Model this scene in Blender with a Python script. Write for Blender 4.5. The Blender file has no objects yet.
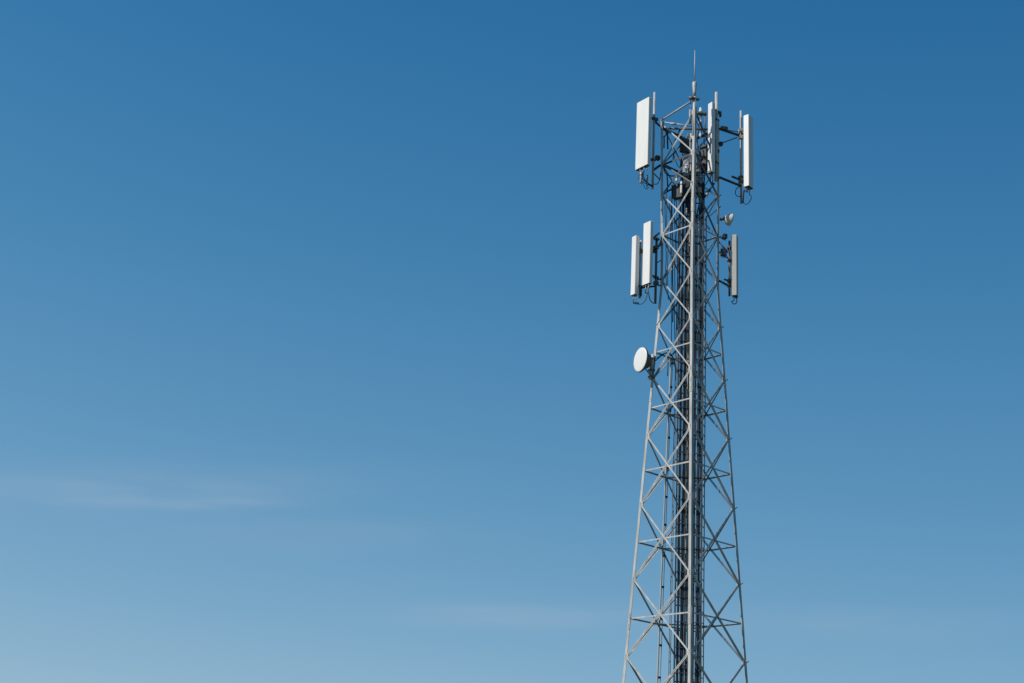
import bpy, bmesh, math, random
from math import sin, cos, pi, radians, atan2, sqrt
from mathutils import Vector, Matrix

random.seed(11)
S = bpy.context.scene
COL = S.collection

# ------------------------------------------------------------------ camera
cam_data = bpy.data.cameras.new('camera')
cam_data.lens = 47.46
cam_data.sensor_width = 36.0
cam_data.clip_start = 0.1
cam_data.clip_end = 20000
cam = bpy.data.objects.new('camera', cam_data)
COL.objects.link(cam)
cam.matrix_world = (Matrix.Translation((0, -34, 1.7)) @ Matrix.Rotation(0.13893, 4, 'Z')
                    @ Matrix.Rotation(pi / 2 + 0.35323, 4, 'X') @ Matrix.Rotation(0.05957, 4, 'Z'))
S.camera = cam

# ------------------------------------------------------------------ sky and sun
SUN_ELEV = radians(44)
SUN_AZ = radians(-127)          # clockwise from +Y seen from above: behind the camera and to its left
sun_dir = Vector((sin(SUN_AZ) * cos(SUN_ELEV), cos(SUN_AZ) * cos(SUN_ELEV), sin(SUN_ELEV)))

world = bpy.data.worlds.new('World')
S.world = world
world.use_nodes = True
nt = world.node_tree
nt.nodes.clear()


def N(tree, kind, **kw):
    n = tree.nodes.new(kind)
    for k, v in kw.items():
        setattr(n, k, v)
    return n


def math_node(tree, op, a, b=None, c=None):
    n = N(tree, 'ShaderNodeMath', operation=op)
    for i, v in enumerate((a, b, c)):
        if v is None:
            continue
        if isinstance(v, (int, float)):
            n.inputs[i].default_value = v
        else:
            tree.links.new(v, n.inputs[i])
    return n.outputs[0]


sky = N(nt, 'ShaderNodeTexSky', sky_type='NISHITA')
sky.sun_disc = False
sky.sun_elevation = SUN_ELEV
sky.sun_rotation = SUN_AZ
sky.altitude = 300
sky.air_density = 1.0
sky.dust_density = 0.3
sky.ozone_density = 2.0
geo = N(nt, 'ShaderNodeTexCoord')
sep = N(nt, 'ShaderNodeSeparateXYZ')
nt.links.new(geo.outputs['Generated'], sep.inputs[0])
az = math_node(nt, 'ARCTAN2', sep.outputs[0], sep.outputs[1])
el = math_node(nt, 'ARCSINE', sep.outputs[2])
comb = N(nt, 'ShaderNodeCombineXYZ')
nt.links.new(math_node(nt, 'MULTIPLY', az, 9.0), comb.inputs[0])
nt.links.new(math_node(nt, 'MULTIPLY', math_node(nt, 'ADD', el, math_node(nt, 'MULTIPLY', az, -0.03)), 70.0), comb.inputs[1])
noi = N(nt, 'ShaderNodeTexNoise')
noi.inputs['Scale'].default_value = 1.0
noi.inputs['Detail'].default_value = 5.0
noi.inputs['Roughness'].default_value = 0.5
noi.inputs['Distortion'].default_value = 0.6
nt.links.new(comb.outputs[0], noi.inputs['Vector'])
total = None
for a0, e0, wa, we, tilt, amp in [(-0.3764, 0.214, 0.0661, 0.0044, 0.107, 0.24), (-0.4131, 0.2211, 0.1478, 0.0148, 0.118, 0.17), (-0.28, 0.1997, 0.0933, 0.0104, 0.083, 0.12), (-0.1063, 0.1527, 0.1011, 0.0074, 0.051, 0.22), (-0.1508, 0.1573, 0.0467, 0.0037, 0.057, 0.12), (0.1232, 0.1559, 0.1167, 0.0104, 0.016, 0.12)]:
    da = math_node(nt, 'SUBTRACT', az, a0)
    de = math_node(nt, 'SUBTRACT', math_node(nt, 'SUBTRACT', el, e0), math_node(nt, 'MULTIPLY', da, tilt))
    q = math_node(nt, 'ADD', math_node(nt, 'POWER', math_node(nt, 'ABSOLUTE', math_node(nt, 'DIVIDE', da, wa)), 2.0),
                  math_node(nt, 'POWER', math_node(nt, 'ABSOLUTE', math_node(nt, 'DIVIDE', de, we)), 2.0))
    g = math_node(nt, 'MULTIPLY', math_node(nt, 'EXPONENT', math_node(nt, 'MULTIPLY', q, -1.0)), amp)
    total = g if total is None else math_node(nt, 'ADD', total, g)
wisp = N(nt, 'ShaderNodeMapRange')
wisp.inputs['From Min'].default_value = 0.1
wisp.inputs['From Max'].default_value = 0.8
nt.links.new(noi.outputs['Fac'], wisp.inputs['Value'])
fac = math_node(nt, 'MULTIPLY', total, wisp.outputs[0])
# clear polarised blue: each channel of the sky is graded on its own
srgb = N(nt, 'ShaderNodeSeparateColor')
nt.links.new(sky.outputs[0], srgb.inputs[0])
hs = N(nt, 'ShaderNodeCombineColor')
for k, (gain, gaz, gel) in enumerate(((2.3646, -0.3864, -3.4934), (3.135, -0.2171, -1.2796), (3.8422, -0.1492, -0.5166))):
    slope = math_node(nt, 'ADD', math_node(nt, 'MULTIPLY', math_node(nt, 'SINE', az), gaz),
                      math_node(nt, 'MULTIPLY', math_node(nt, 'MINIMUM', math_node(nt, 'MAXIMUM', el, 0.0), 0.6), gel))
    nt.links.new(math_node(nt, 'MULTIPLY', math_node(nt, 'MULTIPLY', math_node(nt, 'POWER', srgb.outputs[k], 0.3), gain),
                           math_node(nt, 'EXPONENT', slope)), hs.inputs[k])
mix = N(nt, 'ShaderNodeMix', data_type='RGBA')
nt.links.new(fac, mix.inputs['Factor'])
nt.links.new(hs.outputs[0], mix.inputs['A'])
mix.inputs['B'].default_value = (6.0, 6.3, 7.0, 1)
bg = N(nt, 'ShaderNodeBackground')
bg.inputs['Strength'].default_value = 0.09
nt.links.new(mix.outputs['Result'], bg.inputs['Color'])
out = N(nt, 'ShaderNodeOutputWorld')
nt.links.new(bg.outputs[0], out.inputs['Surface'])

sun_data = bpy.data.lights.new('sun', 'SUN')
sun_data.energy = 4.8
sun_data.angle = radians(0.53)
sun_data.color = (1.0, 0.95, 0.87)
sun = bpy.data.objects.new('sun', sun_data)
sun.rotation_euler = (-sun_dir).to_track_quat('-Z', 'Y').to_euler()
sun.location = sun_dir * 100
COL.objects.link(sun)

S.view_settings.view_transform = 'Standard'
S.view_settings.look = 'None'
S.view_settings.exposure = 0.0
S.view_settings.gamma = 1.0
S.view_settings.use_curve_mapping = False


# ------------------------------------------------------------------ materials
def material(name, col, rough=0.5, metal=0.0, var=0.12, scale=6.0, streak=1.0, bump=0.0, stain=None, stain_amt=0.0, spec=0.5):
    m = bpy.data.materials.new(name)
    m.use_nodes = True
    t = m.node_tree
    b = t.nodes['Principled BSDF']
    tc = N(t, 'ShaderNodeTexCoord')
    mp = N(t, 'ShaderNodeMapping')
    mp.inputs['Scale'].default_value = (1, 1, streak)
    t.links.new(tc.outputs['Object'], mp.inputs['Vector'])
    n1 = N(t, 'ShaderNodeTexNoise')
    n1.inputs['Scale'].default_value = scale
    n1.inputs['Detail'].default_value = 6
    t.links.new(mp.outputs[0], n1.inputs['Vector'])
    ramp = N(t, 'ShaderNodeMapRange')
    ramp.inputs['From Min'].default_value = 0.3
    ramp.inputs['From Max'].default_value = 0.7
    ramp.inputs['To Min'].default_value = 1 - var
    ramp.inputs['To Max'].default_value = 1 + var
    t.links.new(n1.outputs['Fac'], ramp.inputs['Value'])
    sc = N(t, 'ShaderNodeVectorMath', operation='SCALE')
    sc.inputs[0].default_value = col
    t.links.new(ramp.outputs[0], sc.inputs['Scale'])
    src = sc.outputs[0]
    if stain:
        n2 = N(t, 'ShaderNodeTexNoise')
        n2.inputs['Scale'].default_value = scale * 0.45
        n2.inputs['Detail'].default_value = 8
        n2.inputs['Roughness'].default_value = 0.65
        t.links.new(mp.outputs[0], n2.inputs['Vector'])
        r2 = N(t, 'ShaderNodeMapRange')
        r2.inputs['From Min'].default_value = 0.52
        r2.inputs['From Max'].default_value = 0.72
        r2.inputs['To Max'].default_value = stain_amt
        t.links.new(n2.outputs['Fac'], r2.inputs['Value'])
        mx = N(t, 'ShaderNodeMix', data_type='RGBA')
        t.links.new(r2.outputs[0], mx.inputs['Factor'])
        t.links.new(src, mx.inputs['A'])
        mx.inputs['B'].default_value = (*stain, 1)
        src = mx.outputs['Result']
    t.links.new(src, b.inputs['Base Color'])
    b.inputs['Roughness'].default_value = rough
    b.inputs['Metallic'].default_value = metal
    b.inputs['Specular IOR Level'].default_value = spec
    rr = N(t, 'ShaderNodeMapRange')
    rr.inputs['To Min'].default_value = max(0.05, rough - 0.12)
    rr.inputs['To Max'].default_value = min(1, rough + 0.12)
    t.links.new(n1.outputs['Fac'], rr.inputs['Value'])
    t.links.new(rr.outputs[0], b.inputs['Roughness'])
    if bump:
        bp = N(t, 'ShaderNodeBump')
        bp.inputs['Strength'].default_value = bump
        bp.inputs['Distance'].default_value = 0.01
        t.links.new(n1.outputs['Fac'], bp.inputs['Height'])
        t.links.new(bp.outputs[0], b.inputs['Normal'])
    return m


GALV = material('galvanised_steel', (0.385, 0.38, 0.365), 0.55, 0.1, 0.2, 7.0, 0.35, 0.05, (0.25, 0.225, 0.19), 0.45, 0.3)
GALV_DULL = material('weathered_and_shade_steel', (0.12, 0.117, 0.11), 0.6, 0.2, 0.2, 7.0, 0.5, 0.05)  # weathered fittings; also the shade put into the colour of some diagonals
DARK = material('dark_paint_and_shade_steel', (0.03, 0.036, 0.042), 0.55, 0.1, 0.25, 8.0, 0.4)  # dark steelwork; also stands in for shade on the upper horizontals
WHITE = material('white_radome', (0.685, 0.675, 0.658), 0.42, 0.0, 0.03, 5.0, 0.16, 0.0, (0.47, 0.44, 0.38), 0.38)
GREY = material('grey_radome', (0.36, 0.345, 0.315), 0.5, 0.0, 0.05, 3.0, 0.3, 0.0, (0.26, 0.24, 0.2), 0.3)
BACKM = material('aluminium_backing', (0.33, 0.325, 0.31), 0.5, 0.3, 0.1, 6.0, 0.3)
RUBBER = material('black_cable_jacket', (0.022, 0.040, 0.060), 0.5, 0.0, 0.3, 9.0, 0.3, spec=0.1)
RUBBER_GREY = material('grey_cable_jacket', (0.07, 0.075, 0.08), 0.5, 0.0, 0.2, 9.0, 0.3, spec=0.3)
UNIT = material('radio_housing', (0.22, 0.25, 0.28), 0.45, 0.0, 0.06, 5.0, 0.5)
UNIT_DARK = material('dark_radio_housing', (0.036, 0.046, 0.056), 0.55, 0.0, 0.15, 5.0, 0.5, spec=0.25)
CONCRETE = material('concrete', (0.32, 0.31, 0.29), 0.9, 0.0, 0.2, 4.0, 1.0, 0.3)
LENS = material('lamp_lens', (0.52, 0.51, 0.49), 0.4, 0.0, 0.04, 5.0)
GROUND = material('dry_grass_ground', (0.06, 0.07, 0.03), 0.95, 0.0, 0.45, 0.12, 1.0, 0.4, (0.11, 0.09, 0.05), 0.6)


# ------------------------------------------------------------------ mesh helpers
class MB:
    def __init__(self):
        self.bm = bmesh.new()

    def prism(self, p, q, prof, up, smooth=False):
        """sweep closed 2D profile (u along 'up', v along axis x up) from p to q"""
        p, q = Vector(p), Vector(q)
        ax = (q - p).normalized()
        u = Vector(up) - ax * Vector(up).dot(ax)
        u.normalize()
        v = ax.cross(u)
        a = [self.bm.verts.new(p + u * x + v * y) for x, y in prof]
        b = [self.bm.verts.new(q + u * x + v * y) for x, y in prof]
        n = len(prof)
        for i in range(n):
            f = self.bm.faces.new((a[i], a[(i + 1) % n], b[(i + 1) % n], b[i]))
            f.smooth = smooth
        self.bm.faces.new(a[::-1])
        self.bm.faces.new(b)

    def angle(self, p, q, d1, d2, w, t, w1=None):
        """L section: corner on line p-q, flanges along d1 and d2"""
        p, q = Vector(p), Vector(q)
        ax = (q - p).normalized()
        d1 = Vector(d1); d2 = Vector(d2)
        d1 = (d1 - ax * d1.dot(ax)).normalized()
        d2 = (d2 - ax * d2.dot(ax)).normalized()
        w1 = w1 or w
        pts = [(0, 0), (w1, 0), (w1, t), (t, t), (t, w), (0, w)]
        a = [self.bm.verts.new(p + d1 * x + d2 * y) for x, y in pts]
        b = [self.bm.verts.new(q + d1 * x + d2 * y) for x, y in pts]
        for i in range(6):
            self.bm.faces.new((a[i], a[(i + 1) % 6], b[(i + 1) % 6], b[i]))
        self.bm.faces.new(a[::-1])
        self.bm.faces.new(b)

    def tube(self, p, q, r, n=12, r2=None):
        p, q = Vector(p), Vector(q)
        ax = (q - p).normalized()
        up = Vector((0, 0, 1)) if abs(ax.z) < 0.9 else Vector((1, 0, 0))
        u = (up - ax * up.dot(ax)).normalized()
        v = ax.cross(u)
        r2 = r if r2 is None else r2
        a = [self.bm.verts.new(p + (u * cos(2 * pi * i / n) + v * sin(2 * pi * i / n)) * r) for i in range(n)]
        b = [self.bm.verts.new(q + (u * cos(2 * pi * i / n) + v * sin(2 * pi * i / n)) * r2) for i in range(n)]
        for i in range(n):
            f = self.bm.faces.new((a[i], a[(i + 1) % n], b[(i + 1) % n], b[i]))
            f.smooth = True
        self.bm.faces.new(a[::-1])
        self.bm.faces.new(b)

    def path(self, pts, r, n=8, sub=8):
        """tube along a Catmull-Rom curve through pts"""
        P = [Vector(p) for p in pts]
        Q = []
        ext = [P[0] * 2 - P[1]] + P + [P[-1] * 2 - P[-2]]
        for i in range(1, len(ext) - 2):
            p0, p1, p2, p3 = ext[i - 1:i + 3]
            for k in range(sub):
                t = k / sub
                Q.append(0.5 * ((2 * p1) + (p2 - p0) * t + (2 * p0 - 5 * p1 + 4 * p2 - p3) * t * t
                                + (3 * p1 - p0 - 3 * p2 + p3) * t ** 3))
        Q.append(P[-1])
        rings = []
        u = None
        for i, c in enumerate(Q):
            ax = (Q[min(i + 1, len(Q) - 1)] - Q[max(i - 1, 0)]).normalized()
            if u is None:
                u = ax.orthogonal().normalized()
            u = (u - ax * u.dot(ax)).normalized()
            v = ax.cross(u)
            rings.append([self.bm.verts.new(c + (u * cos(2 * pi * k / n) + v * sin(2 * pi * k / n)) * r) for k in range(n)])
        for a, b in zip(rings, rings[1:]):
            for k in range(n):
                f = self.bm.faces.new((a[k], a[(k + 1) % n], b[(k + 1) % n], b[k]))
                f.smooth = True
        self.bm.faces.new(rings[0][::-1])
        self.bm.faces.new(rings[-1])

    def box(self, c, size, M=None, bevel=0.0, seg=2):
        """box of size (x, y, z) centred at c, rotated by 3x3 M"""
        b2 = bmesh.new()
        bmesh.ops.create_cube(b2, size=1.0)
        for v in b2.verts:
            v.co = Vector((v.co.x * size[0], v.co.y * size[1], v.co.z * size[2]))
        if bevel:
            bmesh.ops.bevel(b2, geom=b2.edges[:], offset=bevel, segments=seg, profile=0.5, affect='EDGES')
        self.absorb(b2, c, M)

    def absorb(self, b2, c, M=None, smooth=None):
        vs = {}
        for v in b2.verts:
            co = v.co if M is None else M @ v.co
            vs[v] = self.bm.verts.new(co + Vector(c))
        for f in b2.faces:
            g = self.bm.faces.new([vs[v] for v in f.verts])
            g.smooth = f.smooth if smooth is None else smooth
        b2.free()

    def lathe(self, c, axis, prof, n=32, smooth=True):
        """prof: (distance along axis, radius)"""
        ax = Vector(axis).normalized()
        u = ax.orthogonal().normalized()
        v = ax.cross(u)
        c = Vector(c)
        rings = []
        for d, r in prof:
            if r < 1e-6:
                rings.append([self.bm.verts.new(c + ax * d)])
            else:
                rings.append([self.bm.verts.new(c + ax * d + (u * cos(2 * pi * k / n) + v * sin(2 * pi * k / n)) * r) for k in range(n)])
        for a, b in zip(rings, rings[1:]):
            for k in range(n):
                k2 = (k + 1) % n
                if len(a) == 1 and len(b) == 1:
                    continue
                if len(a) == 1:
                    f = self.bm.faces.new((a[0], b[k2], b[k]))
                elif len(b) == 1:
                    f = self.bm.faces.new((a[k], a[k2], b[0]))
                else:
                    f = self.bm.faces.new((a[k], a[k2], b[k2], b[k]))
                f.smooth = smooth

    def build(self, name, mat, parent=None, origin=(0, 0, 0)):
        bmesh.ops.recalc_face_normals(self.bm, faces=self.bm.faces[:])
        me = bpy.data.meshes.new(name)
        self.bm.to_mesh(me)
        self.bm.free()
        me.materials.append(mat)
        o = bpy.data.objects.new(name, me)
        COL.objects.link(o)
        if parent is not None:
            o.parent = parent
            # vertices are given in world metres: shift them into the parent's frame
            top = parent
            off = Vector((0, 0, 0))
            while top is not None:
                off += Vector(top.location)
                top = top.parent
            for v in me.vertices:
                v.co -= off
        else:
            o.location = origin
            for v in me.vertices:
                v.co -= Vector(origin)
        return o


def thing(name, label, cat, loc, group=None):
    o = bpy.data.objects.new(name, None)
    o.empty_display_size = 0.2
    COL.objects.link(o)
    o.location = loc
    return tag(o, label, cat, group)


def tag(o, label, cat, group=None, kind=None):
    if label:
        o['label'] = label
    if cat:
        o['category'] = cat
    if group:
        o['group'] = group
    if kind:
        o['kind'] = kind
    return o


# ------------------------------------------------------------------ ground
g = MB()
nseg = 60
ring = [[], []]
verts = {}
radii = [0, 8, 20, 50, 120, 300, 800, 2500, 8000]
for i, r in enumerate(radii):
    for k in range(nseg):
        a = 2 * pi * k / nseg
        z = 0 if r < 30 else 0.004 * r * (0.5 + 0.5 * sin(3 * a + i)) * (0.4 if r > 900 else 1)
        verts[i, k] = g.bm.verts.new((r * cos(a), r * sin(a), z if r < 900 else z - 2)) if r else None
c0 = g.bm.verts.new((0, 0, 0))
for k in range(nseg):
    k2 = (k + 1) % nseg
    g.bm.faces.new((c0, verts[1, k], verts[1, k2]))
    for i in range(1, len(radii) - 1):
        g.bm.faces.new((verts[i, k], verts[i + 1, k], verts[i + 1, k2], verts[i, k2]))
tag(g.build('ground', GROUND), None, None, None, 'structure')

# ------------------------------------------------------------------ the lattice tower
DELTA = 0.059
TOP = 21.12
KINK = 15.95
ANG = [-pi / 2 + DELTA, DELTA, pi / 2 + DELTA, pi + DELTA]      # front, right, back, left legs


def radius(z):
    return 0.79 if z >= KINK else 0.79 + (KINK - z) * 0.0705


def leg_at(i, z, inset=0.0):
    r = radius(z) - inset
    up = max(0.0, z - 16.8)
    if i % 4 == 3:
        r += 0.018 * up
    return Vector((r * cos(ANG[i % 4]) + (0.03 + 0.004 * up if i % 4 == 0 else 0.0), r * sin(ANG[i % 4]), z))


tower = thing('lattice_tower', 'tall grey galvanised steel lattice tower with four angle legs and crossed bracing', 'tower', (0, 0, 0))
LW, LT = 0.080, 0.011
for i in range(4):
    m = MB()
    for z0, z1 in ((0.3, KINK), (KINK, 16.8), (16.8, TOP)):
        p, q = leg_at(i, z0), leg_at(i, z1)
        d1 = leg_at(i + 1, z0) - leg_at(i, z0)
        d2 = leg_at(i - 1, z0) - leg_at(i, z0)
        m.angle(p, q, d1, d2, LW, LT, 0.058 if i == 1 else None)
    lg = m.build('leg', GALV, tower)
    # splice plates
    for z in (6.95, 12.9, 18.1):
        s = MB()
        c = leg_at(i, z)
        d1 = (leg_at(i + 1, z) - c).normalized(); d2 = (leg_at(i - 1, z) - c).normalized()
        n1 = -(d2 - d1 * d2.dot(d1)).normalized(); n2 = -(d1 - d2 * d1.dot(d2)).normalized()
        up = (leg_at(i, z + 0.3) - leg_at(i, z - 0.3)).normalized()
        for d, n in ((d1, n1), (d2, n2)):
            M = Matrix((d, n, up)).transposed()
            s.box(c + d * 0.044 + n * 0.006, (0.07, 0.008, 0.42), M)
            for k in (-0.15, -0.09, 0.09, 0.15):
                s.tube(c + d * 0.044 + n * 0.008 + up * k, c + d * 0.044 + n * 0.022 + up * k, 0.011, 6)
        s.build('splice_plate', GALV, lg)
    b = MB()
    c = leg_at(i, 0.15)
    b.box((c.x, c.y, 0.05), (0.75, 0.75, 0.4), Matrix.Rotation(DELTA + pi / 4, 3, 'Z'), 0.02)
    b.build('footing', CONCRETE, tower)
    b = MB()
    b.box((c.x, c.y, 0.27), (0.34, 0.34, 0.04), Matrix.Rotation(DELTA + pi / 4, 3, 'Z'))
    b.build('base_plate', GALV, tower)

NODES = [20.95, 19.70, 18.74, 17.49, 16.16, 14.83, 13.34, 11.74, 9.91, 7.99, 6.08, 4.1, 2.1, 0.55]
RINGS = [14.09, 12.53, 10.83, 8.96, 7.04, 5.09, 3.1]


def face_frame(i, z):
    a, b = leg_at(i, z), leg_at(i + 1, z)
    t = (b - a).normalized()
    up = ((leg_at(i, z + 0.2) + leg_at(i + 1, z + 0.2)) - (leg_at(i, z - 0.2) + leg_at(i + 1, z - 0.2))).normalized()
    n = t.cross(up).normalized()
    mid = (a + b) / 2
    if n.dot(Vector((mid.x, mid.y, 0))) < 0:
        n = -n
    return a, b, t, n


for i in range(4):
    for k in range(len(NODES) - 1):
        z1, z0 = NODES[k], NODES[k + 1]
        w = (0.036 if z0 > 13 else 0.041) * (0.85 if i == 1 else 1)
        for s in (0, 1):
            za, zb = (z1, z0) if s == 0 else (z0, z1)
            a, _, t, n = face_frame(i, za)
            _, b, t2, n2 = face_frame(i, zb)
            e = 0.045
            off = 0.003 if s == 0 else -0.014
            p = a + t * e + n * off
            q = b - t2 * e + n2 * off
            ax = (q - p).normalized()
            inplane = n.cross(ax)
            if inplane.z < 0:
                inplane = -inplane
            outst = n if s == 0 else -n
            sh = inplane * (-w / 2)
            m = MB()
            shade_tone = (i == 3 and k == 1) or (i == 0 and k < 3) or i == 1  # same steel as the rest, coloured darker to stand in for shade
            if s == 0:
                m.angle(p + sh, q + sh, inplane, -n, w, 0.006)
            else:                                    # twin angles back to back with a gap and packing plates
                hw = w * 0.5
                g = 0.008
                m.angle(p - inplane * g, q - inplane * g, -inplane, -n, hw, 0.006)
                m.angle(p + inplane * g, q + inplane * g, inplane, -n, hw, 0.006)
                for f in (0.27, 0.73):
                    c = p.lerp(q, f)
                    M = Matrix((ax, inplane, n)).transposed()
                    m.box(c - n * 0.003, (0.05, 2 * g + 0.006, 0.005), M)
            m.build('diagonal_brace', GALV_DULL if shade_tone else GALV, tower)
    for z in [20.86, 19.70, 17.52] + RINGS:
        if z > 20 and i in (0, 3):
            continue
        a, b, t, n = face_frame(i, z)
        p, q = a + t * 0.03 - n * 0.022, b - t * 0.03 - n * 0.022
        m = MB()
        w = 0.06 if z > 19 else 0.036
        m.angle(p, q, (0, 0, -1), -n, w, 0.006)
        m.build('horizontal_brace', DARK if z > 19 else GALV, tower)  # upper horizontals coloured dark in place of their shaded undersides
    for k, z in enumerate(NODES[:-1]):
        for s in (0, 1):
            a, b, t, n = face_frame(i, z)
            c = (a + t * 0.075) if s == 0 else (b - t * 0.075)
            tt = t if s == 0 else -t
            M = Matrix((tt, n, Vector((0, 0, 1)))).transposed()
            m = MB()
            m.box(c - n * 0.006 - tt * 0.012, (0.12, 0.007, 0.15), M)
            for dz in (-0.045, 0, 0.045):
                m.tube(c - n * 0.004 - tt * 0.03 + Vector((0, 0, dz)), c + n * 0.018 - tt * 0.03 + Vector((0, 0, dz)), 0.010, 6)
            m.build('gusset_plate', GALV, tower)

for z in NODES[2:]:
    m = MB(); c = leg_at(1, z); d = Vector((cos(ANG[1] - 0.3), sin(ANG[1] - 0.3), 0.7)).normalized()
    m.tube(c - d * 0.03, c + d * 0.055, 0.011, 8); m.tube(c + d * 0.05, c + d * 0.066, 0.017, 6)
    m.build('step_bolt', GALV_DULL, tower)

# plan beams under the head of the tower
m = MB()
m.tube(leg_at(3, 20.84), leg_at(1, 20.84), 0.03)
m.build('cross_beam', GALV_DULL, tower)
m = MB()
m.tube(leg_at(3, 21.05), leg_at(0, 20.62) + Vector((-0.06, 0.25, 0)), 0.019)
m.tube(leg_at(3, 21.05) * 0.6 + (leg_at(0, 20.62) + Vector((-0.06, 0.25, 0))) * 0.4 - Vector((0.08, 0, 0)),
       leg_at(3, 21.05) * 0.5 + (leg_at(0, 20.62) + Vector((-0.06, 0.25, 0))) * 0.5, 0.032)
m.build('cross_beam', GALV, tower)
for z in RINGS[:5]:
    m = MB()
    a = (leg_at(2, z) + leg_at(3, z)) / 2
    b = (leg_at(2, z) + leg_at(1, z)) / 2
    m.angle(a, b, (0, 0, -1), (0, -1, 0), 0.03, 0.006)
    m.build('ladder_support', GALV, tower)

# ------------------------------------------------------------------ mast pole with lightning rod on the front leg
f_top = leg_at(0, TOP)
mx, my = f_top.x - 0.018, f_top.y + 0.055
z_cl = (0.079, -0.7, 21.376)[2]
z_s0 = (0.079, -0.7, 21.456)[2]
z_s1 = (0.075, -0.7, 21.89)[2]
z_tip = (0.065, -0.7, 22.949)[2]
rod = thing('lightning_rod', 'thin lightning rod on a stepped grey pole at the very top of the tower', 'lightning rod', (mx, my, 20.3))
m = MB(); m.tube((mx, my, 20.2), (mx, my, z_s0 + 0.05), 0.042); m.build('pole', GALV, rod)
m = MB(); m.lathe((mx, my, z_s0), (0, 0, 1), [(0, 0), (0, 0.048), (0.16, 0.045), (0.30, 0.06), (0.42, 0.066), (0.45, 0.055), (0.45, 0)], 16)
m.build('sleeve', GALV, rod)
m = MB(); m.tube((mx, my, z_s0 + 0.43), (mx, my, z_tip), 0.017, 10, 0.010); m.build('spike', GALV, rod)
m = MB()
m.box((mx + 0.02, my, z_cl), (0.24, 0.1, 0.05), Matrix.Rotation(0.3, 3, 'Z'), 0.008)
m.tube((mx - 0.15, my - 0.05, z_cl), (mx - 0.02, my - 0.05, z_cl), 0.052, 14)
m.build('clamp', GALV_DULL, rod)
m = MB(); m.tube(leg_at(3, 21.08), (mx - 0.10, my - 0.02, z_cl - 0.1), 0.026); m.build('stay', GALV, rod)
m = MB(); m.tube((mx - 0.11, my + 0.03, 20.62), (mx - 0.11, my + 0.03, 21.05), 0.036); m.tube((mx - 0.11, my + 0.03, 21.0), (mx - 0.10, my + 0.03, z_cl - 0.02), 0.01, 6); m.build('surge_arrester', UNIT, rod)

# ------------------------------------------------------------------ antennas


def frame_of(azdeg):
    """columns: side (viewer's right), back (away from the face), up; azdeg 0 faces the camera, positive turns to the right"""
    a = radians(azdeg)
    nrm = Vector((sin(a), -cos(a), 0))
    side = Vector((cos(a), sin(a), 0))
    return side, -nrm, Matrix((side, -nrm, Vector((0, 0, 1)))).transposed()


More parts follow.
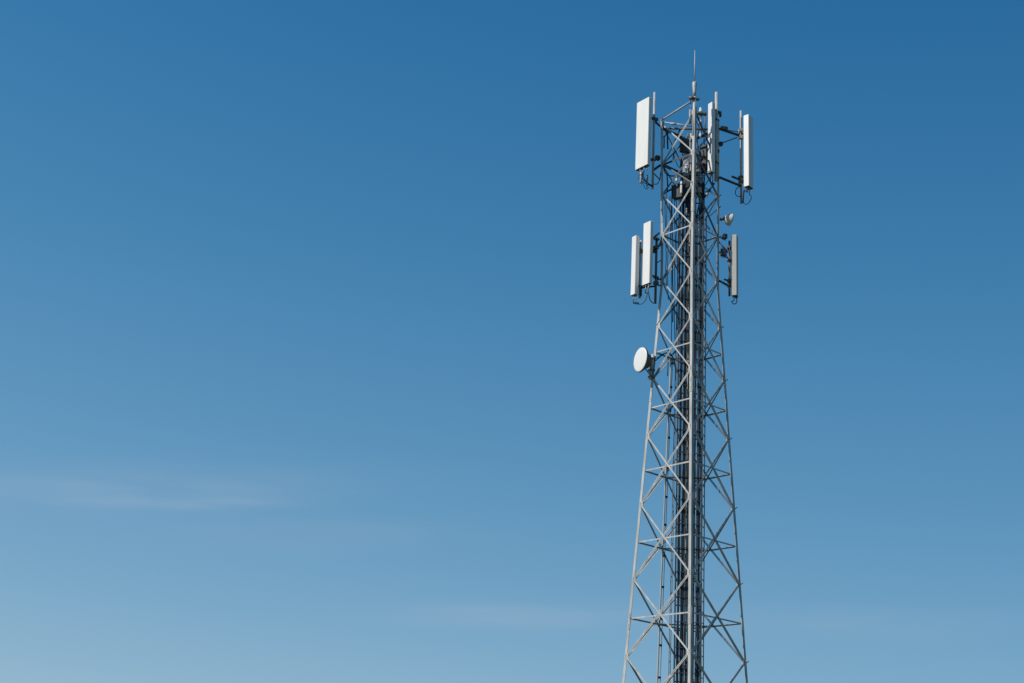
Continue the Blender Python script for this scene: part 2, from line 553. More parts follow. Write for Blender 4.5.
def panel(label, fc, z0, z1, azdeg, w, t, pipe, mat, ports=4, port_len=0.09, tiltd=0.0, group='panel antennas'):
    """fc: xy of the middle of the front face; pipe: xy of the mounting pipe behind it"""
    side, back, M = frame_of(azdeg)
    fcv = Vector((fc[0], fc[1], 0))
    c = fcv + back * (t / 2) + Vector((0, 0, (z0 + z1) / 2))
    root = thing('panel_antenna', label, 'antenna', (c.x, c.y, z0), group)
    h = z1 - z0
    # radome: rounded front corners, flat back
    m = MB()
    r = min(0.022, t * 0.22)
    prof = []
    for cx, cy, a0 in ((-w / 2 + r, -t / 2 + r, pi), (w / 2 - r, -t / 2 + r, 1.5 * pi)):
        for k in range(5):
            a = a0 + k * pi / 8
            prof.append((cx + r * cos(a), cy + r * sin(a)))
    prof += [(w / 2, t / 2 - 0.012), (w / 2 - 0.006, t / 2), (-w / 2 + 0.006, t / 2), (-w / 2, t / 2 - 0.012)]
    base = c - Vector((0, 0, h / 2))
    lo, hi = [], []
    for zz, sc, lst in ((0.0, 0.985, None), (0.012, 1, None), (h - 0.012, 1, None), (h, 0.97, None)):
        lo.append([m.bm.verts.new(base + side * (x * sc) + back * (y * sc) + Vector((0, 0, zz))) for x, y in prof])
    n = len(prof)
    for A, B in zip(lo, lo[1:]):
        for k in range(n):
            f = m.bm.faces.new((A[k], A[(k + 1) % n], B[(k + 1) % n], B[k]))
    m.bm.faces.new(lo[0][::-1]); m.bm.faces.new(lo[-1])
    m.build('radome', mat, root)
    m = MB()
    m.box(base + Vector((0, 0, -0.007)), (w * 0.9, t * 0.84, 0.014), M, 0.003)
    m.build('end_cap', UNIT_DARK, root)
    m = MB()
    m.box(c + back * (t / 2 + 0.008), (w * 0.62, 0.02, h * 0.97), M, 0.004)
    m.build('back_plate', BACKM, root)
    pv = Vector((pipe[0], pipe[1], 0))
    for zz in (z0 + 0.18 * h, z1 - 0.2 * h):
        m = MB()
        a = fcv + back * (t + 0.01) + Vector((0, 0, zz))
        b = Vector((pv.x, pv.y, zz))
        d = (b - a); L = max(d.length, 0.05)
        dn = d.normalized()
        sd = Vector((-dn.y, dn.x, 0))
        MM = Matrix((sd, dn, Vector((0, 0, 1)))).transposed()
        m.box((a + b) / 2 - dn * 0.01, (0.035, L, 0.05), MM, 0.004)
        m.box(a + dn * 0.012, (min(w * 0.6, 0.16), 0.02, 0.09), MM, 0.003)
        br = m.build('bracket', GALV_DULL, root)
        m = MB()
        m.box(b - dn * 0.03, (0.12, 0.018, 0.07), MM, 0.003)
        m.box(b + dn * 0.045, (0.12, 0.018, 0.07), MM, 0.003)
        for s in (-1, 1):
            m.tube(b - dn * 0.06 + sd * 0.048 * s, b + dn * 0.075 + sd * 0.048 * s, 0.007, 6)
        m.build('clamp', GALV_DULL, br)
    prts = []
    for k in range(ports):
        f = (k + 0.5) / ports - 0.5
        pos = base + side * (f * w * 0.78) + back * (0.02 * (-1) ** k)
        m = MB()
        m.tube(pos + Vector((0, 0, 0.002)), pos - Vector((0, 0, port_len * 0.45)), 0.017, 10)
        m.tube(pos - Vector((0, 0, port_len * 0.4)), pos - Vector((0, 0, port_len)), 0.012, 10)
        m.build('connector', BACKM, root)
        prts.append(pos - Vector((0, 0, port_len)))
    return root, prts


def mount(label, xy, z0, z1, r=0.034, mat=GALV):
    root = thing('antenna_mount', label, 'mount', (xy[0], xy[1], z0), 'antenna mounting pipes')
    m = MB(); m.tube((xy[0], xy[1], z0), (xy[0], xy[1], z1), r, 14); m.build('pipe', mat, root)
    return root


def boom(root, p, q, r, mat, name='boom'):
    m = MB(); m.tube(p, q, r, 12); m.build(name, mat, root)


def clampbox(root, c, size=(0.12, 0.12, 0.08), az=0.0, mat=None):
    m = MB(); m.box(c, size, Matrix.Rotation(az, 3, 'Z'), 0.008)
    for s in (-1, 1):
        m.tube(Vector(c) + Vector((s * size[0] * 0.38, -size[1] * 0.8, 0)), Vector(c) + Vector((s * size[0] * 0.38, size[1] * 0.8, 0)), 0.009, 6)
    m.build('clamp', mat or GALV_DULL, root)


def jumper(root, pts, r=0.011, mat=None):
    m = MB(); m.path(pts, r); return m.build('jumper_cable', mat or RUBBER, root)


V = Vector
DZ = lambda d: Vector((0, 0, d))

# --- upper left: the widest panel
pp = (-1.046, -0.3, 20.328)
pA = mount('pipe behind the widest white panel, with a dark boom to the left leg', pp[:2], (-1.016, -0.3, 18.796)[2], (-1.076, -0.3, 21.857)[2])
boom(pA, (-1.058, -0.3, 20.951), leg_at(3, 20.9) + V((-.02, -.02, 0)), 0.03, DARK)
boom(pA, (-1.028, -0.3, 19.385), leg_at(3, 19.65) + V((-.02, -.02, 0)), 0.034, DARK)
boom(pA, (-1.043, -0.3, 19.307), leg_at(3, 19.2) + V((-.02, -.02, 0)), 0.016, DARK, 'strut')
clampbox(pA, (-1.005, -0.3, 20.982), (0.13, 0.11, 0.08), 0.5)
clampbox(pA, (-0.929, -0.2, 19.813), (0.13, 0.11, 0.12), 0.5, DARK)
rA, cA = panel('widest white panel antenna, upper left corner of the tower head', (-1.363, -0.61, 20.381)[:2], (-1.339, -0.61, 19.317)[2], (-1.386, -0.61, 21.434)[2], -45, 0.5, 0.12, pp[:2], WHITE, 5, 0.12)
for k, (c, dx) in enumerate(zip(cA[1:4], (0.02, 0.04, -0.02))):
    jumper(rA, [c, c - DZ(0.22), V((-1.115, -0.36, 18.858)) + V((dx, 0, 0.02 * k)), V((-1.031, -0.33, 18.75)) + V((0, 0, 0.1 + .03 * k))], 0.012)
jumper(rA, [V((-1.008, -0.3, 18.95)), V((-0.927, -0.25, 18.975)), V((-0.863, -0.15, 19.151)), leg_at(3, 19.45)], 0.011)
jumper(rA, [cA[0], cA[0] - DZ(0.2), V((-1.304, -0.5, 18.849)), V((-1.22, -0.45, 18.721)), V((-1.141, -0.4, 18.807))], 0.008)

def filter_unit(label, c, w, h, t, azdeg, mat, group='small radio units'):
    side, back, M = frame_of(azdeg)
    root = thing('radio_unit', label, 'radio unit', (c[0], c[1], c[2] - h / 2), group)
    c = V(c)
    m = MB(); m.box(c, (w, t, h), M, min(0.02, w * 0.12), 3); m.build('housing', mat, root)
    m = MB()
    nf = max(4, int(w / 0.03))
    for k in range(nf):
        x = (k + 0.5) / nf - 0.5
        m.box(c + back * (t / 2 + 0.016) + side * (x * w * 0.86), (0.006, 0.034, h * 0.86), M)
    tag(m.build('cooling_fins', mat, root), None, None)
    m = MB()
    hh = [c + side * s * w * 0.3 + DZ(h / 2 + z) for s, z in ((-1, -0.01), (-1, 0.045), (1, 0.045), (1, -0.01))]
    for a, b in zip(hh, hh[1:]):
        m.tube(a, b, 0.008, 6)
    m.build('handle', GALV_DULL, root)
    for s in (-0.3, 0.0, 0.3):
        m = MB(); q = c + side * (s * w) - DZ(h / 2)
        m.tube(q + DZ(0.002), q - DZ(0.05), 0.013, 8); m.build('connector', BACKM, root)
    return root

def canister(label, c, r, h, mat, group='small filter canisters'):
    root = thing('filter_canister', label, 'filter', (c[0], c[1], c[2] - h / 2), group)
    c = V(c)
    m = MB(); m.lathe(c - DZ(h / 2), (0, 0, 1), [(0, 0), (0, r * .8), (h * .06, r), (h * .9, r), (h * .97, r * .75), (h, r * .4), (h, 0)], 16); m.build('body', mat, root)
    m = MB(); m.lathe(c + DZ(h * 0.15), (0, 0, 1), [(0, r), (0, r * 1.12), (0.03, r * 1.12), (0.03, r)], 16); m.build('band', GALV_DULL, root)
    m = MB(); m.tube(c - DZ(h / 2 - 0.003), c - DZ(h / 2 + 0.06), r * 0.35, 8); m.build('connector', BACKM, root)
    return root

canister('grey canister hanging under the outer end of the widest white panel', (-1.361, -0.56, 19.019), 0.04, 0.36, UNIT)
canister('small pale canister under the inner end of the widest white panel', (-1.193, -0.44, 18.987), 0.026, 0.36, UNIT)

# --- upper centre: slim panel on the right leg's long pipe
pp = (0.699, -0.06, 20.763)
pB = mount('long pipe rising beside the right leg behind the slim white panel', pp[:2], (0.704, -0.06, 19.158)[2], (0.694, -0.06, 21.974)[2], 0.046, GALV)
for y in (112, 150, 175):
    clampbox(pB, V((pp[0] + 0.02, pp[1] + 0.04, {112: 21.35, 150: 20.1, 175: 19.25}[y])), (0.13, 0.12, 0.07), 0.2)
m = MB(); m.box((0.809, -0.05, 21.281), (0.07, 0.09, 0.16), None, 0.006); m.build('junction_box', UNIT_DARK, pB)
rB, cB = panel('slim white panel antenna hugging the long pipe on the right leg', (0.513, -0.25, 20.342)[:2], (0.518, -0.25, 19.324)[2], (0.507, -0.25, 21.523)[2], -50, 0.18, 0.12, pp[:2], WHITE, 3, 0.10)
for k, c in enumerate(cB):
    jumper(rB, [c, c - DZ(0.15 + .03 * k), V((0.613, -0.08, 19.056)) + V((0.02 * k, 0, 0)), V((0.508, 0.1, 18.9)) + V((-.03 * k, 0, 0)), V((0.345, 0.2, 18.703))], 0.012, RUBBER_GREY if k == 1 else None)

# --- upper right: panel turned away to the right
pp = (1.398, 0.3, 20.318)
pC = mount('pale pipe held out on two dark booms right of the tower head', pp[:2], (1.393, 0.3, 18.641)[2], (1.402, 0.3, 21.573)[2], 0.032)
boom(pC, leg_at(1, 20.86), V((1.399, 0.3, 20.765)) + V((.0, .0, 0)), 0.036, DARK)
boom(pC, leg_at(1, 19.33), V((1.395, 0.3, 19.184)), 0.034, DARK)
boom(pC, leg_at(1, 20.38), V((1.286, 0.27, 20.702)), 0.017, GALV_DULL, 'strut')
boom(pC, V((0.806, 0.12, 20.895)), V((1.344, 0.3, 20.894)), 0.012, GALV_DULL, 'strut')
m = MB(); m.tube((1.141, 0.12, 19.389), (1.381, 0.28, 19.361), 0.03); m.build('boom', DARK, pC)
clampbox(pC, (1.399, 0.29, 20.936), (0.12, 0.12, 0.1), 0.3, GALV)
clampbox(pC, (1.399, 0.29, 20.712), (0.12, 0.12, 0.1), 0.3, GALV)
clampbox(pC, (1.395, 0.29, 19.319), (0.12, 0.12, 0.1), 0.3)
clampbox(pC, (0.917, 0.1, 20.899), (0.2, 0.12, 0.09), 0.3)
clampbox(pC, (0.828, 0.05, 20.377), (0.1, 0.12, 0.1), 0.3, DARK)
rC, cC = panel('white panel antenna turned away to the right, its front in shade', (1.671, 0.12, 20.218)[:2], (1.634, 0.12, 19.06)[2], (1.646, 0.12, 21.304)[2], 57, 0.26, 0.165, pp[:2], WHITE, 3, 0.07)
jumper(rC, [cC[0], cC[0] - DZ(0.08), V((1.473, 0.2, 18.978)), V((1.447, 0.26, 18.637))], 0.02)
jumper(rC, [cC[2], cC[2] - DZ(0.1), V((1.675, 0.15, 18.766)), V((1.608, 0.2, 18.622)), V((1.515, 0.25, 18.592)), V((1.435, 0.3, 18.703))], 0.012)
jumper(rC, [V((1.379, 0.25, 19.143)), V((1.281, 0.2, 19.071)), V((1.234, 0.2, 18.932)), V((1.28, 0.2, 18.824)), V((1.393, 0.27, 18.843))], 0.012)

# --- middle left pair
pp = (-0.908, -0.16, 16.416)
pD = mount('pipe between the middle white panel and the left leg', pp[:2], (-0.889, -0.16, 15.435)[2], (-0.925, -0.16, 17.341)[2], 0.034, GALV_DULL)
m = MB(); m.path([(-1.001, -0.2, 17.076), (-0.893, -0.17, 17.096), (-0.815, -0.1, 17.203), (-0.764, -0.06, 17.372)], 0.036, 10); m.build('boom', GALV_DULL, pD)
boom(pD, (-0.902, -0.16, 16.121), leg_at(3, 16.2), 0.026, GALV_DULL)
boom(pD, (-0.911, -0.16, 16.609), leg_at(3, 16.75), 0.014, GALV_DULL, 'strut')
boom(pD, (-0.9, -0.16, 15.989), leg_at(3, 16.0), 0.02, DARK, 'strut')
boom(pD, (-1.018, -0.26, 17.294), (-0.848, -0.12, 17.54), 0.03, DARK, 'strut')
clampbox(pD, (-0.92, -0.18, 17.076), (0.12, 0.12, 0.09), 0.6)
clampbox(pD, (-0.971, -0.2, 16.948), (0.1, 0.1, 0.06), 0.6, DARK)
clampbox(pD, (-0.9, -0.18, 16.025), (0.12, 0.12, 0.09), 0.6)
rD, cD = panel('middle left white panel antenna, the taller and inner of the pair', (-1.172, -0.47, 16.87)[:2], (-1.151, -0.47, 15.871)[2], (-1.19, -0.47, 17.701)[2], -45, 0.285, 0.115, pp[:2], WHITE, 4, 0.14)

pp2 = (-1.332, -0.25, 16.375)
pE = mount('short pipe between the two middle left white panels', pp2[:2], (-1.313, -0.25, 15.555)[2], (-1.352, -0.25, 17.253)[2], 0.032, GALV)
boom(pE, (-1.344, -0.25, 16.924), V((-0.919, -0.16, 17.011)), 0.026, DARK)
boom(pE, (-1.319, -0.25, 15.846), V((-0.899, -0.16, 15.945)), 0.026, DARK)
clampbox(pE, (-1.349, -0.26, 16.92), (0.13, 0.11, 0.1), 0.6)
rE, cE = panel('narrow outermost white panel antenna at the middle left', (-1.517, -0.42, 16.447)[:2], (-1.495, -0.42, 15.582)[2], (-1.538, -0.42, 17.304)[2], -47, 0.18, 0.13, pp2[:2], WHITE, 3, 0.13)
jumper(rE, [cE[1], cE[1] - DZ(0.1), V((-1.351, -0.33, 15.348)), V((-1.257, -0.36, 15.348)), V((-1.164, -0.4, 15.436)), V((-1.114, -0.44, 15.623)), cD[2]], 0.013, RUBBER_GREY)
jumper(rE, [cE[0], cE[0] - DZ(0.08), V((-1.405, -0.35, 15.383)), V((-1.313, -0.27, 15.364))], 0.014)
jumper(rD, [cD[2], V((-1.081, -0.44, 15.594)), V((-1.046, -0.35, 15.472)), V((-0.981, -0.25, 15.421)), V((-0.902, -0.17, 15.431))], 0.013, RUBBER_GREY)
jumper(rD, [cD[1], cD[1] - DZ(0.1), V((-1.076, -0.4, 15.654))], 0.014)
canister('dark canister strapped low on the short pipe at the middle left', (-1.314, -0.24, 15.734), 0.045, 0.26, UNIT_DARK)

# --- lower right: grey panel
pp = (1.072, 0.12, 16.547)
pF = mount('thin grey pipe left of the grey panel on the right leg', pp[:2], (1.072, 0.12, 15.783)[2], (1.072, 0.12, 17.413)[2], 0.03, GALV_DULL)
boom(pF, leg_at(1, 17.05), (1.072, 0.12, 16.874), 0.02, GALV_DULL)
boom(pF, leg_at(1, 17.35), (1.032, 0.12, 17.068), 0.018, DARK, 'strut')
boom(pF, leg_at(1, 16.2), (1.072, 0.12, 16.067), 0.03, DARK)
m = MB(); m.tube((0.923, 0.05, 16.242), (1.126, 0.12, 16.208), 0.026); m.build('boom', DARK, pF)
clampbox(pF, (1.075, 0.12, 16.829), (0.12, 0.11, 0.06), 0.2)
clampbox(pF, (1.075, 0.12, 16.222), (0.12, 0.11, 0.08), 0.2)
rF, cF = panel('grey panel antenna right of the tower, lowest on that side', (1.287, 0.06, 16.67)[:2], (1.227, 0.06, 15.759)[2], (1.23, 0.06, 17.542)[2], 76, 0.19, 0.145, pp[:2], GREY, 2, 0.06)
jumper(rF, [cF[0], cF[0] - DZ(0.08), V((1.13, 0.1, 15.615)), V((1.186, 0.1, 15.543)), V((1.25, 0.1, 15.572)), V((1.264, 0.05, 15.668)), V((1.258, 0.03, 15.791))], 0.012)
filter_unit('small grey radio box between the right leg and the grey panel', (0.912, 0.1, 17.058), 0.16, 0.22, 0.1, 20, UNIT_DARK)

# ------------------------------------------------------------------ small fittings on the right leg
hn = thing('horn_reflector', 'small pale bell shaped reflector sticking out right of the leg', 'reflector', (0.866, 0.05, 18.045))
m = MB()
cc = V((0.942, 0.05, 18.088)); axis = V((1.0, 0.42, -0.22)).normalized()
prof = [(0, 0.0), (0.0, 0.04), (0.02, 0.085), (0.06, 0.13), (0.10, 0.162), (0.15, 0.178), (0.19, 0.182), (0.19, 0.172), (0.11, 0.14), (0.05, 0.09), (0.02, 0.0)]
m.lathe(cc, axis, prof, 28); m.build('bell', LENS, hn)
m = MB(); m.tube((0.773, 0.045, 18.007), (0.839, 0.05, 18.021), 0.012, 8); m.tube((0.822, 0.05, 18.027), cc + axis * 0.02, 0.045, 12); m.build('arm', DARK, hn)
cam_unit = thing('sensor_box', 'small dark box on a thin stub below the bell shaped reflector', 'sensor', (0.921, 0.05, 17.501))
m = MB(); m.box((0.937, 0.05, 17.507), (0.11, 0.14, 0.13), Matrix.Rotation(0.5, 3, 'Z'), 0.012); m.build('housing', UNIT_DARK, cam_unit)
m = MB(); m.tube((0.745, 0.045, 17.504), (0.907, 0.05, 17.461), 0.015, 8); m.build('arm', DARK, cam_unit)
m = MB(); m.tube((0.921, 0.05, 17.615), (0.921, 0.05, 17.531), 0.012, 8); m.tube((0.954, 0.05, 17.398), (0.948, 0.05, 17.47), 0.02, 8); m.build('antenna_stub', UNIT, cam_unit)
m = MB(); m.tube((0.521, -0.2, 18.016), (0.828, 0.1, 18.452), 0.014, 8)
tag(m.build('tie_rod', DARK, None, (0.673, 0.0, 18.265)), 'thin dark rod crossing the right leg above the bell shaped reflector', 'rod')

# ------------------------------------------------------------------ microwave dish on the left leg
dc = V((-1.275, -0.33, 13.766))
a = radians(-57)
dn = V((sin(a), -cos(a), 0.0)).normalized()
dish = thing('microwave_dish', 'round white drum shaped microwave dish on the left leg', 'dish antenna', dc)
D = 0.332
m = MB(); m.lathe(dc, dn, [(0.012, 0), (0.011, D * .5), (0.004, D * .9), (0.0, D * .985), (-0.012, D), (-0.03, D), (-0.03, 0)], 48); m.build('radome', WHITE, dish)
m = MB(); m.lathe(dc, dn, [(-0.012, D * 1.012), (-0.05, D * 1.012), (-0.05, D * .97), (-0.085, D * .93), (-0.11, D * .80), (-0.14, D * .62), (-0.17, D * .45), (-0.19, D * .3), (-0.19, 0)], 48); m.build('shroud', GALV_DULL, dish)
m = MB(); m.lathe(dc, dn, [(-0.10, D * .58), (-0.24, D * .58), (-0.27, D * .45), (-0.27, 0)], 28); m.build('feed_housing', GALV_DULL, dish)
lp = leg_at(3, 13.35)
m = MB()
bk = dc - dn * 0.26
m.tube(bk, V((lp.x - 0.02, lp.y - 0.03, bk.z - 0.1)), 0.04)
m.tube((lp.x - 0.03, lp.y - 0.07, bk.z - 0.48), (lp.x + 0.03, lp.y - 0.07, bk.z + 0.22), 0.042)
m.build('mount_pipe', GALV, dish)
for dz in (-0.40, -0.22, 0.1):
    m = MB(); m.box((lp.x, lp.y - 0.05, bk.z + dz), (0.14, 0.14, 0.055), Matrix.Rotation(0.6, 3, 'Z'), 0.008); m.build('clamp', GALV_DULL, dish)
m = MB(); m.tube(dc - dn * 0.15 - DZ(0.2), (lp.x - .02, lp.y - 0.03, bk.z - 0.36), 0.016); m.build('stay', GALV_DULL, dish)
jumper(dish, [bk - DZ(0.03), V((-0.888, -0.05, 13.832)), V((-0.735, 0.1, 14.029)), V((-0.58, 0.25, 14.171)), V((-0.551, 0.38, 13.962)), V((-0.556, 0.42, 13.578))], 0.013)
jumper(dish, [bk + DZ(0.03), V((-0.837, -0.03, 13.924)), V((-0.656, 0.1, 14.101)), V((-0.472, 0.25, 14.116)), V((-0.363, 0.36, 13.9)), V((-0.344, 0.36, 13.447))], 0.011)

# ------------------------------------------------------------------ cable ladder and feeders in the middle of the tower
LADX, LADY, HALF = 0.052, 0.12, 0.322
rotl = 0.12


def lad(u, v, z):
    return V((LADX + u * cos(rotl) - v * sin(rotl), LADY + u * sin(rotl) + v * cos(rotl), z))


lad_o = thing('cable_ladder', 'wide dark cable ladder up the middle of the tower', 'cable ladder', (LADX, LADY, 0.2))
for s in (-1, 1):
    m = MB()
    m.prism(lad(s * HALF, 0, 0.2), lad(s * HALF, 0, 19.9), [(-.02, -.035), (.02, -.035), (.02, .035), (-.02, .035)], (1, 0, 0))
    m.build('rail', DARK, lad_o)
z = 0.6
while z < 19.9:
    m = MB()
    a, b = lad(-HALF, 0.02, z), lad(HALF, 0.02, z)
    m.prism(a, b, [(-.015, -.012), (.015, -.012), (.015, .012), (-.015, .012)], (0, 0, 1))
    m.build('rung', DARK, lad_o)
    m = MB(); m.prism(lad(-HALF, -0.078, z + 0.2), lad(HALF, -0.078, z + 0.2), [(-.011, -.006), (.011, -.006), (.011, .006), (-.011, .006)], (0, 0, 1)); m.build('clamp_bar', DARK, lad_o)
    z += 0.62
us = [-.27, -.235, -.18, -.145, -.105, -.055, -.015, .05, .085, .135, .19, .225, .27]
for k, u in enumerate(us):
    r = random.choice((.018, .021, .025))
    pts = []
    zt = 19.85 - random.random() * 1.6
    v0 = -0.035 - random.random() * 0.02
    zz = 0.25
    while zz < zt:
        pts.append(lad(u + random.uniform(-.010, .010), v0 + random.uniform(-.006, .006), zz))
        zz += 0.62
    # top end bows over toward the equipment
    pts.append(lad(u * 1.05, v0 - 0.04, zt)); pts.append(lad(u * 1.3, v0 - 0.10 - .1 * random.random(), zt + 0.16))
    m = MB(); m.path(pts, r, 8, 3)
    o = m.build('feeder_cable', RUBBER_GREY if k in (4, 10) else RUBBER, None, lad(u, v0, 0.25))
    tag(o, 'dark feeder cable running up the front of the wide central cable ladder', 'cable', 'feeder cables on the front of the cable ladder')
for k, u in enumerate((-.25, -.16, -.12, .1, .14, .25)):
    pts = []
    zz = 0.25
    zt = 19.6 - random.random()
    while zz < zt:
        pts.append(lad(u + random.uniform(-.008, .008), 0.075 + random.uniform(-.006, .006), zz)); zz += 0.62
    m = MB(); m.path(pts, 0.02, 8, 3)
    o = m.build('feeder_cable', RUBBER, None, lad(u, .075, 0.25))
    tag(o, 'dark feeder cable running up behind the rungs of the central cable ladder', 'cable', 'feeder cables behind the cable ladder rungs')

# clamps on the ladder
# climbing ladder, seen edge-on to the right of the cables
cl = thing('climbing_ladder', 'narrow steel climbing ladder seen edge on right of the dark cables', 'ladder', (0.44, 0.0, 0.3))
dd = V((0.16, 0.987, 0)).normalized()
for s in (0, 0.36):
    m = MB(); b0 = V((0.385, 0.02, 0)) + dd * s
    m.prism(b0 + DZ(0.25), b0 + DZ(18.3), [(-.012, -.012), (.012, -.012), (.012, .012), (-.012, .012)], (1, 0, 0))
    m.build('rail', GALV_DULL, cl)
z = 6.2
while z < 18.2:
    m = MB(); b0 = V((0.385, 0.02, z)); m.tube(b0, b0 + dd * 0.36, 0.011, 6); m.build('rung', GALV_DULL, cl)
    z += 0.27
m = MB()
z = 0.55
while z < 6.1:
    b0 = V((0.385, 0.02, z)); m.tube(b0, b0 + dd * 0.36, 0.011, 6); z += 0.27
tag(m.build('lower_rung', GALV_DULL, cl), None, None, None, 'stuff')
# narrow cable tray left of the cables
ct = thing('cable_tray', 'narrow cable tray seen edge on left of the dark cables', 'cable tray', (-0.37, 0.2, 0.3))
dd2 = V((-0.13, 0.99, 0)).normalized()
for s in (0, 0.3):
    m = MB(); b0 = V((-0.40, 0.1, 0)) + dd2 * s
    m.prism(b0 + DZ(0.25), b0 + V((0.12, 0, 18.6)), [(-.009, -.012), (.009, -.012), (.009, .012), (-.009, .012)], (1, 0, 0))
    m.build('rail', GALV_DULL, ct)
z = 0.6
while z < 18.5:
    m = MB(); b0 = V((-0.40 + 0.12 * (z - 0.25) / 18.35, 0.1, z)); m.tube(b0, b0 + dd2 * 0.3, 0.010, 6); m.build('rung', GALV_DULL, ct)
    z += 0.42

# waveguide run from the dish down the back left face
wg = thing('waveguide_run', 'clamped waveguide run descending the rear left face below the round dish', 'waveguide', (-0.6, 0.5, 0.5))


def bl(z, k=0.5, inn=0.03):
    k -= (14.2 - z) * 0.008
    p = leg_at(2, z, inn) * (1 - k) + leg_at(3, z, inn) * k
    return p


for kk, r in ((0.5, 0.022), (0.45, 0.010)):
    m = MB(); m.path([bl(z, kk) for z in (14.2, 12, 10, 8, 6, 4, 2, 0.4)], r, 8, 4); m.build('waveguide' if kk == .5 else 'coaxial_cable', GALV, wg)
z = 13.95
while z > 5.5:
    m = MB(); m.box((bl(z, 0.5) + bl(z, 0.44)) / 2, (0.075, 0.06, 0.05), Matrix.Rotation(0.7, 3, 'Z'), 0.006); m.build('clamp', UNIT_DARK, wg)
    z -= 0.62 + 0.2 * random.random()

# loose cables and straps hanging in the head of the tower
def loose(pts, r, mat=None, label='', group=None):
    m = MB(); m.path(pts, r)
    o = m.build('loose_cable', mat or RUBBER, None, pts[0])
    return tag(o, label, 'cable', group)

LG = 'thin cables down the left side'
for k in range(8):
    p0, p1 = V([(-0.504, 0.1, 19.121), (-0.67, 0.3, 19.067), (-0.39, 0.25, 18.854), (-0.579, -0.1, 18.679), (-0.446, 0.3, 19.067), (-0.711, 0.1, 18.656), (-0.556, 0.45, 18.673), (-0.322, -0.05, 18.58)][k]), V([(-0.439, 0.1, 15.007), (-0.578, 0.3, 15.727), (-0.322, 0.25, 14.835), (-0.497, -0.1, 16.89), (-0.37, 0.3, 14.421), (-0.63, 0.1, 16.086), (-0.479, 0.45, 14.476), (-0.288, -0.05, 15.586)][k])
    pts = [p0.lerp(p1, t / 6) + V((random.uniform(-.02, .02), random.uniform(-.02, .02), 0)) for t in range(7)]
    loose(pts, 0.010 if k else 0.016, None, 'thin dark cable hanging down inside the left half of the tower', LG)
    for t in (0.3, 0.55, 0.8):
        pass

lo = [
 ([(-0.762, -0.1, 20.564), (-0.754, -0.1, 20.373), (-0.756, -0.1, 20.182)], .018),
 ([(-0.66, -0.1, 20.819), (-0.663, -0.1, 20.467), (-0.649, -0.1, 20.149)], .022),
 ([(-0.762, -0.1, 20.532), (-0.712, -0.1, 20.595), (-0.666, -0.1, 20.691)], .018),
 ([(-0.29, 0.0, 20.904), (-0.372, 0.0, 20.68), (-0.453, 0.0, 20.457), (-0.49, 0.0, 20.298)], .02),
 ([(-0.76, -0.1, 19.614), (-0.716, -0.1, 19.425), (-0.605, 0.0, 19.367), (-0.438, 0.05, 19.377), (-0.3, 0.1, 19.402)], .018),
 ([(-0.659, -0.05, 19.357), (-0.638, -0.05, 19.077), (-0.645, -0.05, 18.828)], .018),
 ([(-0.651, -0.05, 18.828), (-0.542, 0.0, 18.915), (-0.431, 0.0, 18.884)], .018),
 ([(0.13, 0.2, 21.239), (0.217, 0.2, 20.979), (0.164, 0.2, 20.593), (0.251, 0.1, 20.06)], .016),
 ([(0.386, 0.2, 20.977), (0.36, 0.2, 20.592), (0.405, 0.2, 20.208), (0.339, 0.2, 19.576)], .016),
 ([(0.333, 0.1, 20.218), (0.391, 0.1, 19.964), (0.475, 0.1, 19.9)], .014),
 ([(-0.5, 0.0, 19.854), (-0.475, -0.05, 20.017), (-0.338, 0.0, 20.265), (-0.229, 0.0, 20.487)], .014),
 ([(0.089, 0.0, 19.348), (0.175, 0.0, 19.036), (0.234, 0.05, 18.628), (0.266, 0.1, 18.039)], .018),
 ([(0.381, 0.1, 19.336), (0.342, 0.1, 18.962), (0.373, 0.15, 18.554), (0.322, 0.15, 18.002)], .018),
]
for k in range(16):                                   # jumpers from the radios drooping toward the ladder
    x, y, Y = random.uniform(-.5, .45), random.uniform(-.25, .3), random.uniform(18.6, 20.3)
    x2, y2 = x * 0.4 + random.uniform(-.12, .12), 0.06
    drop = random.uniform(0.35, 0.9)
    lo.append(([(x, y, Y), (x + random.uniform(-.06, .06), y, Y - drop * 0.45), ((x + x2) / 2, (y + y2) / 2, Y - drop),
                (x2, y2, Y - drop * 0.8), (x2, y2, Y - drop - 0.5)], random.choice((.010, .013, .016))))
for pts, r in lo:
    loose(pts, r, None, 'short dark jumper cable looped among the radios in the tower head', 'jumper cables in the tower head')

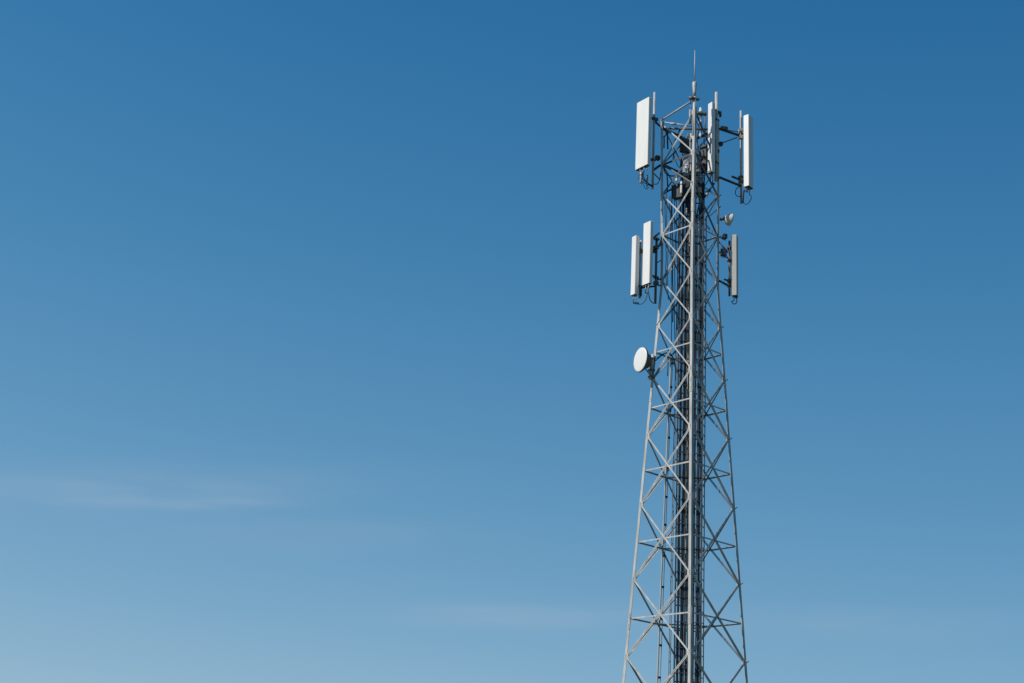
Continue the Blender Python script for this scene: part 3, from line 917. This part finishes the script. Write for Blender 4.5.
# radio units crowded inside the head of the tower
filter_unit('pale blue grey radio unit left of the front leg, high inside the head', (-0.122, -0.05, 19.605), 0.17, 0.62, 0.14, -12, UNIT)
filter_unit('tall pale radio unit right of the front leg beside the slim panel', (0.205, -0.02, 19.681), 0.13, 0.5, 0.16, 10, UNIT)
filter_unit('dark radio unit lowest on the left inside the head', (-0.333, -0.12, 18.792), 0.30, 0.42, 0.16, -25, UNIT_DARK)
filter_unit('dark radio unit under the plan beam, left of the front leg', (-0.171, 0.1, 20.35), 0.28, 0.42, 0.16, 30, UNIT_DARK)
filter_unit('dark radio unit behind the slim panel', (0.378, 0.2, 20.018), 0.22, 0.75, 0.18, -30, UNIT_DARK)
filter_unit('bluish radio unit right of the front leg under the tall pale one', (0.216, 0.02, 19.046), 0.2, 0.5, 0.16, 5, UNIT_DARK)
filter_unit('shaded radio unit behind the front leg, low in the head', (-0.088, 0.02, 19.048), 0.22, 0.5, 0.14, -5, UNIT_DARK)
canister('white canister left of the front leg in front of the pale radio', (-0.126, -0.2, 19.51), 0.032, 0.2, WHITE)
canister('slim white canister at the left among the dark radios', (-0.389, -0.25, 19.112), 0.03, 0.26, WHITE)
canister('longest slim canister, next to the dark radio left of the front leg', (-0.254, -0.28, 18.865), 0.03, 0.40, WHITE)
canister('white canister above the radios right of the front leg', (0.259, 0.0, 20.658), 0.035, 0.15, WHITE)
canister('slim upright canister close left of the front leg', (-0.023, -0.4, 20.138), 0.024, 0.42, UNIT)
canister('pale canister below the slim panel beside the right leg', (0.458, 0.05, 18.844), 0.045, 0.13, WHITE)
canister('lower pale canister left of the front leg', (-0.103, -0.3, 18.12), 0.022, 0.18, UNIT)

# obstruction light behind the mast
ob = thing('obstruction_light', 'small pale obstruction light on a post right of the mast pole', 'obstruction light', (0.284, 0.15, 20.565))
pb = (0.283, 0.15, 20.757); pt = (0.278, 0.15, 21.435)
m = MB(); m.tube((pt[0], pt[1], pb[2]), pt, 0.022); m.tube((pt[0] + .11, pt[1], pb[2]), (pt[0] + .11, pt[1], pt[2] - .05), 0.015); m.build('post', GALV_DULL, ob)
m = MB(); m.box(V(pt) + V((0.02, 0, -0.02)), (0.26, 0.12, 0.06), Matrix.Rotation(0.2, 3, 'Z'), 0.008); m.build('bracket', GALV_DULL, ob)
m = MB(); m.lathe(V(pt) + V((-.02, 0, 0.01)), (0, 0, 1), [(0, 0), (0, .055), (.05, .055), (.06, .042), (.13, .04), (.165, .022), (.17, 0)], 18); m.build('lamp', LENS, ob)
m = MB(); m.lathe((0.252, 0.12, 21.062), (0, 0, 1), [(0, 0), (0, .045), (.03, .06), (.09, .055), (.12, .03), (.125, 0)], 18); m.build('lamp', LENS, ob)
